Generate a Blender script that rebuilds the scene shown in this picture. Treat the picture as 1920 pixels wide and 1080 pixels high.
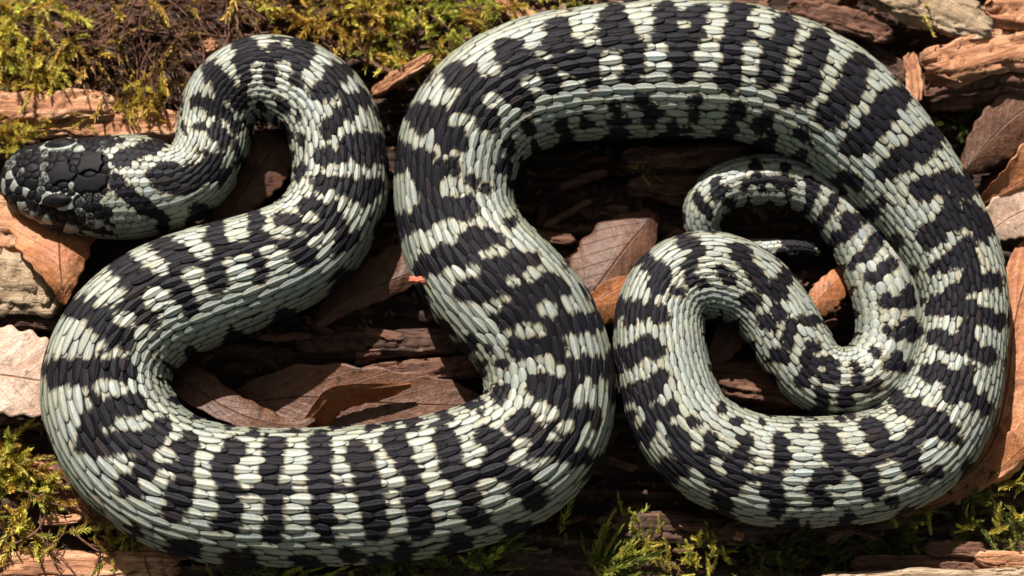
import bpy, math, random
import numpy as np
from mathutils import Vector, Matrix, noise as mn

random.seed(7); RNG = np.random.default_rng(7)
SC = bpy.context.scene
for o in list(bpy.data.objects): bpy.data.objects.remove(o)

# ------------------------------------------------------------------ camera
PX = 1e-4                                  # metres per photograph pixel at the subject
DIST, TILT = 0.35, math.radians(14)
TGT = np.array([0.0, 0.0, 0.012])
FW = np.array([0.0, math.sin(TILT), -math.cos(TILT)])
RT = np.array([1.0, 0.0, 0.0])
UP = np.array([0.0, math.cos(TILT), math.sin(TILT)])
CAM = TGT - FW * DIST
cam_d = bpy.data.cameras.new('camera'); cam = bpy.data.objects.new('camera', cam_d)
SC.collection.objects.link(cam); SC.camera = cam
cam.location = CAM; cam.rotation_euler = (TILT, 0, 0)
cam_d.sensor_width = 36; cam_d.lens = 36 * DIST / (1920 * PX)
cam_d.clip_start = 0.01; cam_d.clip_end = 50
cam_d.dof.use_dof = True; cam_d.dof.focus_distance = DIST - 0.008; cam_d.dof.aperture_fstop = 16

# ------------------------------------------------------------------ light
SUN_EL, SUN_AZ = math.radians(43), math.radians(-20)     # azimuth from +Y, negative = towards the left
w = bpy.data.worlds.new('World'); SC.world = w; w.use_nodes = True
nt = w.node_tree; nt.nodes.clear()
sky = nt.nodes.new('ShaderNodeTexSky'); sky.sky_type = 'NISHITA'; sky.sun_disc = False
sky.sun_elevation = SUN_EL; sky.sun_rotation = SUN_AZ
bg = nt.nodes.new('ShaderNodeBackground'); bg.inputs['Strength'].default_value = 0.085
wo = nt.nodes.new('ShaderNodeOutputWorld')
mul = nt.nodes.new('ShaderNodeMixRGB'); mul.blend_type = 'MULTIPLY'; mul.inputs[0].default_value = 1
mul.inputs[2].default_value = (.92, .72, .44, 1)            # sky light filtered by the wood around
nt.links.new(sky.outputs[0], mul.inputs[1]); nt.links.new(mul.outputs[0], bg.inputs[0]); nt.links.new(bg.outputs[0], wo.inputs[0])
sd_ = bpy.data.lights.new('sun', 'SUN'); sun = bpy.data.objects.new('sun', sd_)
SC.collection.objects.link(sun)
sd_.energy = 4.9; sd_.angle = math.radians(0.6); sd_.color = (1.0, 0.965, 0.91)
sdir = Vector((math.sin(SUN_AZ) * math.cos(SUN_EL), math.cos(SUN_AZ) * math.cos(SUN_EL), math.sin(SUN_EL)))
sun.rotation_euler = sdir.to_track_quat('Z', 'Y').to_euler(); sun.location = sdir * 1.0
SC.view_settings.view_transform = 'Standard'; SC.view_settings.look = 'None'
SC.view_settings.exposure = 0.85; SC.view_settings.gamma = 1
SC.view_settings.use_curve_mapping = False

# ------------------------------------------------------------------ helpers
def P(x, y, z):
    """photograph pixel (x, y) -> the place at height z (metres) it shows; arrays allowed"""
    x = np.asarray(x, float); y = np.asarray(y, float); z = np.asarray(z, float)
    u = (x - 960) * PX; v = -(y - 540) * PX
    d = FW * DIST + u[..., None] * RT + v[..., None] * UP
    t = (z - CAM[2]) / d[..., 2]
    return CAM + d * t[..., None]

def project(p):
    d = p - CAM
    k = (d @ FW) / DIST
    return 960 + (d @ RT) / k / PX, 540 - (d @ UP) / k / PX

def mesh_obj(name, V, F, mat=None, parent=None, smooth=True, cols=None, uv=None):
    me = bpy.data.meshes.new(name)
    V = np.asarray(V, np.float32)
    if isinstance(F, np.ndarray):
        n, k = F.shape
        me.vertices.add(len(V)); me.vertices.foreach_set('co', V.ravel())
        me.loops.add(n * k); me.loops.foreach_set('vertex_index', F.astype(np.int32).ravel())
        me.polygons.add(n); me.polygons.foreach_set('loop_start', np.arange(0, n * k, k, dtype=np.int32))
        try: me.polygons.foreach_set('loop_total', np.full(n, k, np.int32))
        except Exception: pass
        me.update(calc_edges=True)
    else:
        me.from_pydata([tuple(v) for v in V], [], F)
    me.polygons.foreach_set('use_smooth', [smooth] * len(me.polygons))
    if cols is not None:
        a = me.color_attributes.new('tint', 'FLOAT_COLOR', 'POINT')
        c = np.ones((len(V), 4), np.float32); c[:, :3] = cols
        a.data.foreach_set('color', c.ravel())
    if uv is not None:
        a = me.attributes.new('leafuv', 'FLOAT_VECTOR', 'POINT')
        c = np.zeros((len(V), 3), np.float32); c[:, :2] = uv
        a.data.foreach_set('vector', c.ravel())
    o = bpy.data.objects.new(name, me); SC.collection.objects.link(o)
    if mat: me.materials.append(mat)
    if parent: o.parent = parent
    return o

def tag(o, label=None, cat=None, group=None, kind=None):
    if label: o['label'] = label
    if cat: o['category'] = cat
    if group: o['group'] = group
    if kind: o['kind'] = kind
    return o

def grid_faces(nu, nv, wrap=False, off=0):
    i = np.arange(nu - 1)[:, None]; j = np.arange(nv if wrap else nv - 1)[None, :]
    j2 = (j + 1) % nv
    f = np.stack([i * nv + j, i * nv + j2, (i + 1) * nv + j2, (i + 1) * nv + j], -1)
    return f.reshape(-1, 4) + off

def sstep(a, b, x):
    t = np.clip((x - a) / (b - a), 0, 1); return t * t * (3 - 2 * t)

class NT:
    def __init__(s, name):
        s.m = bpy.data.materials.new(name); s.m.use_nodes = True
        s.t = s.m.node_tree; s.b = s.t.nodes['Principled BSDF']; s.o = s.t.nodes['Material Output']
    def n(s, typ, **kw):
        q = s.t.nodes.new('ShaderNode' + typ)
        for k, v in kw.items(): setattr(q, k, v)
        return q
    def l(s, a, b): s.t.links.new(a, b)
    def noise(s, vec, scale, detail=4, rough=.55, dist=0):
        q = s.n('TexNoise'); q.inputs['Scale'].default_value = scale; q.inputs['Detail'].default_value = detail
        q.inputs['Roughness'].default_value = rough; q.inputs['Distortion'].default_value = dist
        s.l(vec, q.inputs['Vector']); return q.outputs['Fac']
    def ramp(s, fac, pts):
        q = s.n('ValToRGB'); e = q.color_ramp.elements
        while len(e) < len(pts): e.new(0.5)
        for k, (p, c) in enumerate(pts):
            e[k].position = p; e[k].color = (*c, 1) if len(c) == 3 else c
        s.l(fac, q.inputs[0]); return q.outputs[0]
    def mix(s, fac, a, b, mode='MIX'):
        q = s.n('MixRGB', blend_type=mode)
        for i, v in ((0, fac), (1, a), (2, b)):
            if hasattr(v, 'links'): s.l(v, q.inputs[i])
            elif isinstance(v, tuple): q.inputs[i].default_value = (*v, 1)
            else: q.inputs[i].default_value = v
        return q.outputs[0]
    def mapping(s, src, scale=(1, 1, 1), rot=(0, 0, 0)):
        q = s.n('Mapping'); q.inputs['Scale'].default_value = scale; q.inputs['Rotation'].default_value = rot
        s.l(src, q.inputs['Vector']); return q.outputs[0]
    def bump(s, h, dist, strength=1.0, prev=None):
        q = s.n('Bump'); q.inputs['Distance'].default_value = dist; q.inputs['Strength'].default_value = strength
        s.l(h, q.inputs['Height'])
        if prev is not None: s.l(prev, q.inputs['Normal'])
        return q.outputs[0]

# ------------------------------------------------------------------ materials
def mat_wood(name, dark, mid, light, grain=1.0, rough=.75):
    m = NT(name); tc = m.n('TexCoord').outputs['Object']
    v = m.mapping(tc, (60, 900 * grain, 900 * grain))
    n1 = m.noise(v, 1.0, 6, .62, .6)
    n2 = m.noise(m.mapping(tc, (120, 260, 260)), 1.0, 5, .6)
    n3 = m.noise(tc, 3500, 3, .6)
    f = m.mix(.42, n1, n2)
    c = m.ramp(f, [(.30, dark), (.48, mid), (.68, light)])
    c = m.mix(m.ramp(n3, [(.35, (0, 0, 0)), (.75, (.35, .35, .35))]), c, tuple(x * .45 for x in dark))
    m.l(c, m.b.inputs['Base Color']); m.b.inputs['Roughness'].default_value = rough
    m.b.inputs['Specular IOR Level'].default_value = .35
    b = m.bump(n1, .0009, .9); b = m.bump(n3, .00018, .8, b)
    m.l(b, m.b.inputs['Normal']); return m.m
W_ORANGE = mat_wood('orange_wood', (.12, .04, .018), (.48, .21, .10), (.78, .47, .28))
W_BROWN = mat_wood('brown_wood', (.028, .012, .008), (.14, .058, .034), (.30, .15, .09))
W_DARK = mat_wood('dark_wood', (.02, .011, .008), (.085, .04, .025), (.19, .10, .06))
W_PALE = mat_wood('pale_bark', (.10, .055, .03), (.36, .24, .14), (.62, .48, .33))

def mat_ground():
    m = NT('rotten_wood_litter'); g = m.n('NewGeometry').outputs['Position']
    n1 = m.noise(m.mapping(g, (70, 520, 300)), 1.0, 7, .65, .8)
    n2 = m.noise(g, 60, 4, .6); n3 = m.noise(g, 2600, 3, .65)
    c = m.ramp(n1, [(.30, (.014, .007, .005)), (.50, (.09, .04, .024)), (.70, (.26, .13, .075))])
    c = m.mix(m.ramp(n2, [(.42, (0, 0, 0)), (.62, (.8, .8, .8))]), c, (.03, .018, .012))
    c = m.mix(m.ramp(n3, [(.4, (0, 0, 0)), (.8, (.5, .5, .5))]), c, (.01, .006, .004))
    m.l(c, m.b.inputs['Base Color']); m.b.inputs['Roughness'].default_value = .85
    b = m.bump(n1, .0018, 1); b = m.bump(n3, .0003, 1, b); m.l(b, m.b.inputs['Normal']); return m.m
GROUND = mat_ground()

def mat_leaf(name, a, b_, c_, vein, rough=.5):
    m = NT(name); at = m.n('Attribute', attribute_name='leafuv'); tc = m.n('TexCoord').outputs['Object']
    sx = m.n('SeparateXYZ'); m.l(at.outputs['Vector'], sx.inputs[0])
    def math_(op, p, q=None, r=None):
        k = m.n('Math', operation=op)
        for i, v in enumerate((p, q, r)):
            if v is None: continue
            if hasattr(v, 'links'): m.l(v, k.inputs[i])
            else: k.inputs[i].default_value = v
        return k.outputs[0]
    av = math_('ABSOLUTE', sx.outputs[1])
    t = math_('SUBTRACT', math_('MULTIPLY', sx.outputs[0], 9.0), math_('MULTIPLY', av, 2.6))
    fr = math_('ABSOLUTE', math_('SUBTRACT', math_('FRACT', t), .5))
    side = math_('SUBTRACT', 1, math_('MULTIPLY', fr, 20.0)); 
    side = math_('MAXIMUM', side, 0)
    midr = math_('MAXIMUM', math_('SUBTRACT', 1, math_('MULTIPLY', av, 26.0)), 0)
    vm = math_('MINIMUM', math_('ADD', math_('MULTIPLY', side, .30), midr), 1)
    n1 = m.noise(tc, 140, 6, .65); n2 = m.noise(tc, 1900, 4, .7); n3 = m.noise(tc, 420, 4, .6)
    c = m.ramp(n1, [(.3, a), (.5, b_), (.7, c_)])
    c = m.mix(m.ramp(n2, [(.35, (.55, .55, .55)), (.7, (0, 0, 0))]), c, tuple(x * .55 for x in a))
    c = m.mix(m.ramp(n3, [(.56, (0, 0, 0)), (.70, (.8, .8, .8))]), c, tuple(x * .4 for x in a))
    c = m.mix(vm, c, vein)
    m.l(c, m.b.inputs['Base Color']); m.b.inputs['Roughness'].default_value = rough
    m.b.inputs['Specular IOR Level'].default_value = .4
    b = m.bump(vm, .0003, .8); b = m.bump(n2, .00012, .9, b); b = m.bump(n3, .0006, .7, b)
    m.l(b, m.b.inputs['Normal'])
    tr = m.n('BsdfTranslucent'); m.l(c, tr.inputs['Color']); m.l(b, tr.inputs['Normal'])
    mx = m.n('MixShader'); mx.inputs[0].default_value = .22
    m.l(m.b.outputs[0], mx.inputs[1]); m.l(tr.outputs[0], mx.inputs[2]); m.l(mx.outputs[0], m.o.inputs[0])
    return m.m
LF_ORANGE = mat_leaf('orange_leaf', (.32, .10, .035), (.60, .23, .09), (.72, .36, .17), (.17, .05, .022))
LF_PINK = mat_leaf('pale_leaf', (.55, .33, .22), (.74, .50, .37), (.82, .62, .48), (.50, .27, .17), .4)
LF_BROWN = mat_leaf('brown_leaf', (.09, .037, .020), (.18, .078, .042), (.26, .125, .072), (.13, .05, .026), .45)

def mat_moss():
    m = NT('moss_leaflets'); at = m.n('Attribute', attribute_name='tint')
    g = m.n('NewGeometry').outputs['Position']
    n1 = m.noise(g, 260, 3, .6)
    hs = m.n('HueSaturation'); m.l(at.outputs['Color'], hs.inputs['Color'])
    m.l(m.ramp(n1, [(.3, (.7, .7, .7)), (.7, (1, 1, 1))]), hs.inputs['Value'])
    m.l(hs.outputs[0], m.b.inputs['Base Color']); m.b.inputs['Roughness'].default_value = .5
    m.b.inputs['Specular IOR Level'].default_value = .3
    tr = m.n('BsdfTranslucent'); m.l(hs.outputs[0], tr.inputs['Color'])
    mx = m.n('MixShader'); mx.inputs[0].default_value = .35
    m.l(m.b.outputs[0], mx.inputs[1]); m.l(tr.outputs[0], mx.inputs[2]); m.l(mx.outputs[0], m.o.inputs[0])
    return m.m
MOSS = mat_moss()

def mat_skin():
    m = NT('snake_scales'); at = m.n('Attribute', attribute_name='tint'); tc = m.n('TexCoord').outputs['Object']
    n2 = m.noise(tc, 9000, 2, .6); n3 = m.noise(tc, 1500, 4, .7); n4 = m.noise(tc, 5000, 3, .6)
    c = m.mix(m.ramp(n3, [(.30, (.45, .45, .45)), (.62, (0, 0, 0))]), at.outputs['Color'], m.mix(.55, at.outputs['Color'], (.02, .018, .012), 'MIX'))
    c = m.mix(m.ramp(n4, [(.52, (0, 0, 0)), (.72, (.55, .55, .55))]), c, m.mix(.7, c, (.03, .02, .012)))
    m.l(c, m.b.inputs['Base Color'])
    m.l(m.ramp(n3, [(.3, (.32, .32, .32)), (.7, (.46, .46, .46))]), m.b.inputs['Roughness'])
    sv = m.n('RGBToBW'); m.l(at.outputs['Color'], sv.inputs[0])
    m.l(m.ramp(sv.outputs[0], [(.015, (.10, .10, .10)), (.2, (.8, .8, .8))]), m.b.inputs['Specular IOR Level'])
    b = m.bump(n2, .00005, .9); b = m.bump(n4, .00009, .8, b)
    m.l(b, m.b.inputs['Normal']); return m.m
SKIN = mat_skin()

# ------------------------------------------------------------------ ground
def fbm(x, y, sx, sy, seed, octv=4):
    r = 0; a = 1; tot = 0
    g = np.random.default_rng(seed)
    for k in range(octv):
        n = 64; t = g.random((n, n))
        u = x * sx * 2 ** k + g.random() * 50; v = y * sy * 2 ** k + g.random() * 50
        i = np.floor(u).astype(int); j = np.floor(v).astype(int); fu = u - i; fv = v - j
        fu = fu * fu * (3 - 2 * fu); fv = fv * fv * (3 - 2 * fv)
        q = (t[i % n, j % n] * (1 - fu) * (1 - fv) + t[(i + 1) % n, j % n] * fu * (1 - fv)
             + t[i % n, (j + 1) % n] * (1 - fu) * fv + t[(i + 1) % n, (j + 1) % n] * fu * fv)
        r = r + a * q; tot += a; a *= .5
    return r / tot

def ground_h(x, y):
    warp = (fbm(x, y, 30, 30, 5, 2) - .5) * .012
    h = -.0055 + (fbm(x, y + warp, 18, 150, 3, 4) - .5) * .012
    st = fbm(x, y + warp, 9, 260, 4, 2)
    h = h + (np.abs((st * 7) % 1 - .5) - .25) * .0045
    h = np.minimum(h, -.0004)
    return h
def build_ground():
    a = np.concatenate([[-12, -3, -1, -.45], np.linspace(-.19, .19, 620), [.45, 1, 3, 12]])
    b = np.concatenate([[-12, -3, -1, -.4], np.linspace(-.14, .15, 560), [.4, 1, 3, 12]])
    X, Y = np.meshgrid(a, b, indexing='ij')
    Z = ground_h(X, Y)
    V = np.stack([X, Y, Z], -1).reshape(-1, 3)
    o = mesh_obj('ground', V, grid_faces(len(a), len(b)), GROUND)
    o['kind'] = 'structure'; o['label'] = 'dark rotten wood and soil under the snake'
build_ground()

# ------------------------------------------------------------------ the snake
#        x,    y,   half width, scale pitch (px)
PATH = [(2, 332, 8, 14), (8, 333, 30, 14), (20, 333, 46, 14), (45, 335, 62, 14), (82, 340, 76, 14), (120, 346, 87, 15),
 (162, 350, 92, 15), (212, 351, 97, 16), (262, 350, 96, 18), (300, 349, 88, 20), (338, 343, 78, 22), (372, 322, 72, 24),
 (394, 285, 72, 25), (402, 240, 73, 26), (414, 196, 76, 27), (446, 161, 80, 29), (490, 146, 84, 31), (540, 153, 87, 33), (590, 182, 90, 36),
 (622, 228, 91, 38), (636, 285, 92, 40), (638, 345, 94, 42), (618, 408, 98, 45), (566, 466, 104, 48), (480, 505, 110, 50),
 (380, 538, 117, 51), (290, 578, 119, 52), (228, 635, 121, 53), (200, 705, 123, 54), (207, 775, 126, 55), (252, 850, 128, 56),
 (330, 904, 131, 57), (430, 928, 133, 58), (560, 932, 133, 58), (700, 926, 134, 57), (830, 906, 135, 55), (935, 872, 134, 52),
 (1003, 822, 131, 50), (1030, 755, 127, 48), (1025, 680, 127, 48), (990, 605, 131, 48), (935, 543, 132, 48), (884, 478, 124, 47),
 (856, 405, 116, 46), (853, 330, 117, 46), (870, 258, 121, 46), (920, 196, 125, 46), (1000, 156, 128, 47), (1100, 138, 130, 48),
 (1240, 128, 134, 47), (1380, 134, 134, 45), (1470, 156, 131, 44), (1540, 188, 127, 43), (1616, 247, 119, 42), (1711, 355, 106, 39),
 (1780, 467, 94, 37), (1806, 560, 86, 36), (1800, 655, 89, 36), (1779, 744, 97, 37), (1733, 822, 103, 39), (1667, 864, 105, 40), (1584, 882, 106, 40),
 (1455, 884, 107, 39), (1383, 868, 104, 38), (1316, 833, 101, 36), (1272, 780, 96, 35), (1250, 718, 92, 34), (1237, 650, 90, 33),
 (1238, 590, 87, 33), (1260, 542, 86, 33), (1303, 517, 86, 33), (1352, 518, 85, 33), (1406, 540, 80, 32), (1452, 589, 76, 31),
 (1487, 646, 74, 29), (1524, 698, 71, 27), (1572, 719, 71, 26), (1626, 705, 68, 25), (1660, 660, 66, 25), (1668, 600, 66, 25), (1655, 535, 66, 25),
 (1617, 465, 58, 24), (1578, 410, 51, 23), (1532, 362, 51, 22), (1478, 339, 52, 22), (1415, 337, 50, 21), (1352, 354, 46, 20), (1318, 396, 41, 19),
 (1322, 440, 32, 18), (1365, 470, 28, 17), (1430, 470, 24, 16), (1490, 463, 19, 14), (1530, 470, 12, 13), (1545, 474, 4, 12)]
PA = np.array(PATH, float)
# heights: half height and centre height in px units
hh_c = PA[:, 2] * .82
hh_c[50:64] = np.maximum(hh_c[50:64], 84)
zc_c = hh_c.copy()
for i in range(13):                                   # the head is flat and rests on the first coil
    hh_c[i] = PA[i, 2] * (.62 + .028 * i * (i < 10)) if i < 10 else PA[i, 2] * .88
    zc_c[i] = [44, 44, 46, 50, 55, 60, 64, 66, 68, 70, 72, 70, 68][i]
n_ = len(PA)
def setz(i, z): zc_c[i] = z
for k, z in ((-8, 50), (-7, 42), (-6, 22), (-9, 52), (-10, 54), (-11, 56), (-12, 56), (-5, -6), (-4, -10), (-3, 2), (-2, 10), (-1, 10)): setz(k, z)

def catmull(A, m=14):
    A = np.vstack([2 * A[0] - A[1], A, 2 * A[-1] - A[-2]]); out = []
    for i in range(1, len(A) - 2):
        p0, p1, p2, p3 = A[i - 1:i + 3]
        for t in np.arange(m) / m:
            out.append(.5 * ((2 * p1) + (-p0 + p2) * t + (2 * p0 - 5 * p1 + 4 * p2 - p3) * t * t + (-p0 + 3 * p1 - 3 * p2 + p3) * t ** 3))
    out.append(A[-2]); return np.array(out)
full = np.column_stack([PA, hh_c, zc_c])
D = catmull(full, 14)
C = P(D[:, 0], D[:, 1], D[:, 5] * PX)
depth = (C - CAM) @ FW / DIST
_k = sstep(14 * 9, 14 * 13, np.arange(len(D)))
HW = np.maximum(D[:, 2] * (1.015 - .04 * _k) - 2 * _k, 2) * PX * depth; HH = np.maximum(D[:, 4], 2) * PX * depth; PIT = D[:, 3] * .86 * PX * depth
seg = np.linalg.norm(np.diff(C, axis=0), axis=1); S = np.concatenate([[0], np.cumsum(seg)])
ctrl_s = S[::14]
# resample evenly
NS = 2400
s_u = np.linspace(0, S[-1], NS)
def rs(a): return np.interp(s_u, S, a) if a.ndim == 1 else np.stack([np.interp(s_u, S, a[:, k]) for k in range(a.shape[1])], 1)
C, HW, HH, PIT = rs(C), rs(HW), rs(HH), rs(PIT)
def smooth(a, n):
    k = np.hanning(2 * n + 3)[1:-1]; k /= k.sum()
    p = [(n, n)] + [(0, 0)] * (a.ndim - 1); b = np.pad(a, p, mode='edge')
    return np.convolve(b, k, 'valid') if a.ndim == 1 else np.stack([np.convolve(b[:, i], k, 'valid') for i in range(a.shape[1])], 1)
Cs = smooth(C, 9); Cs[:4] = C[:4]; Cs[-4:] = C[-4:]; C = Cs
T = np.gradient(C, axis=0); T = smooth(T, 8); T /= np.linalg.norm(T, axis=1)[:, None]
B = np.cross(T, [0, 0, 1.0]); B /= np.linalg.norm(B, axis=1)[:, None]      # right-hand side of the body
N = np.cross(B, T)
LEN = s_u[-1]
def F(a, s):
    if a.ndim == 1: return np.interp(s, s_u, a)
    return np.stack([np.interp(s, s_u, a[:, k]) for k in range(a.shape[1])], -1)
def surf(s, th, h):
    """point on the body: s along, th angle from the back, h out of the skin"""
    s = np.clip(s, 0, LEN); c = F(C, s); b = F(B, s); n = F(N, s); hw = F(HW, s); hh = F(HH, s)
    st, ct = np.sin(th), np.cos(th)
    hb = np.where(ct < 0, hh * .96, hh)
    p = c + b * (hw * st)[..., None] + n * (hb * ct)[..., None]
    nb = hh * st; nn = hw * ct; L = np.sqrt(nb ** 2 + nn ** 2) + 1e-9
    return p + (b * (nb / L)[..., None] + n * (nn / L)[..., None]) * np.asarray(h)[..., None]

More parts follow.
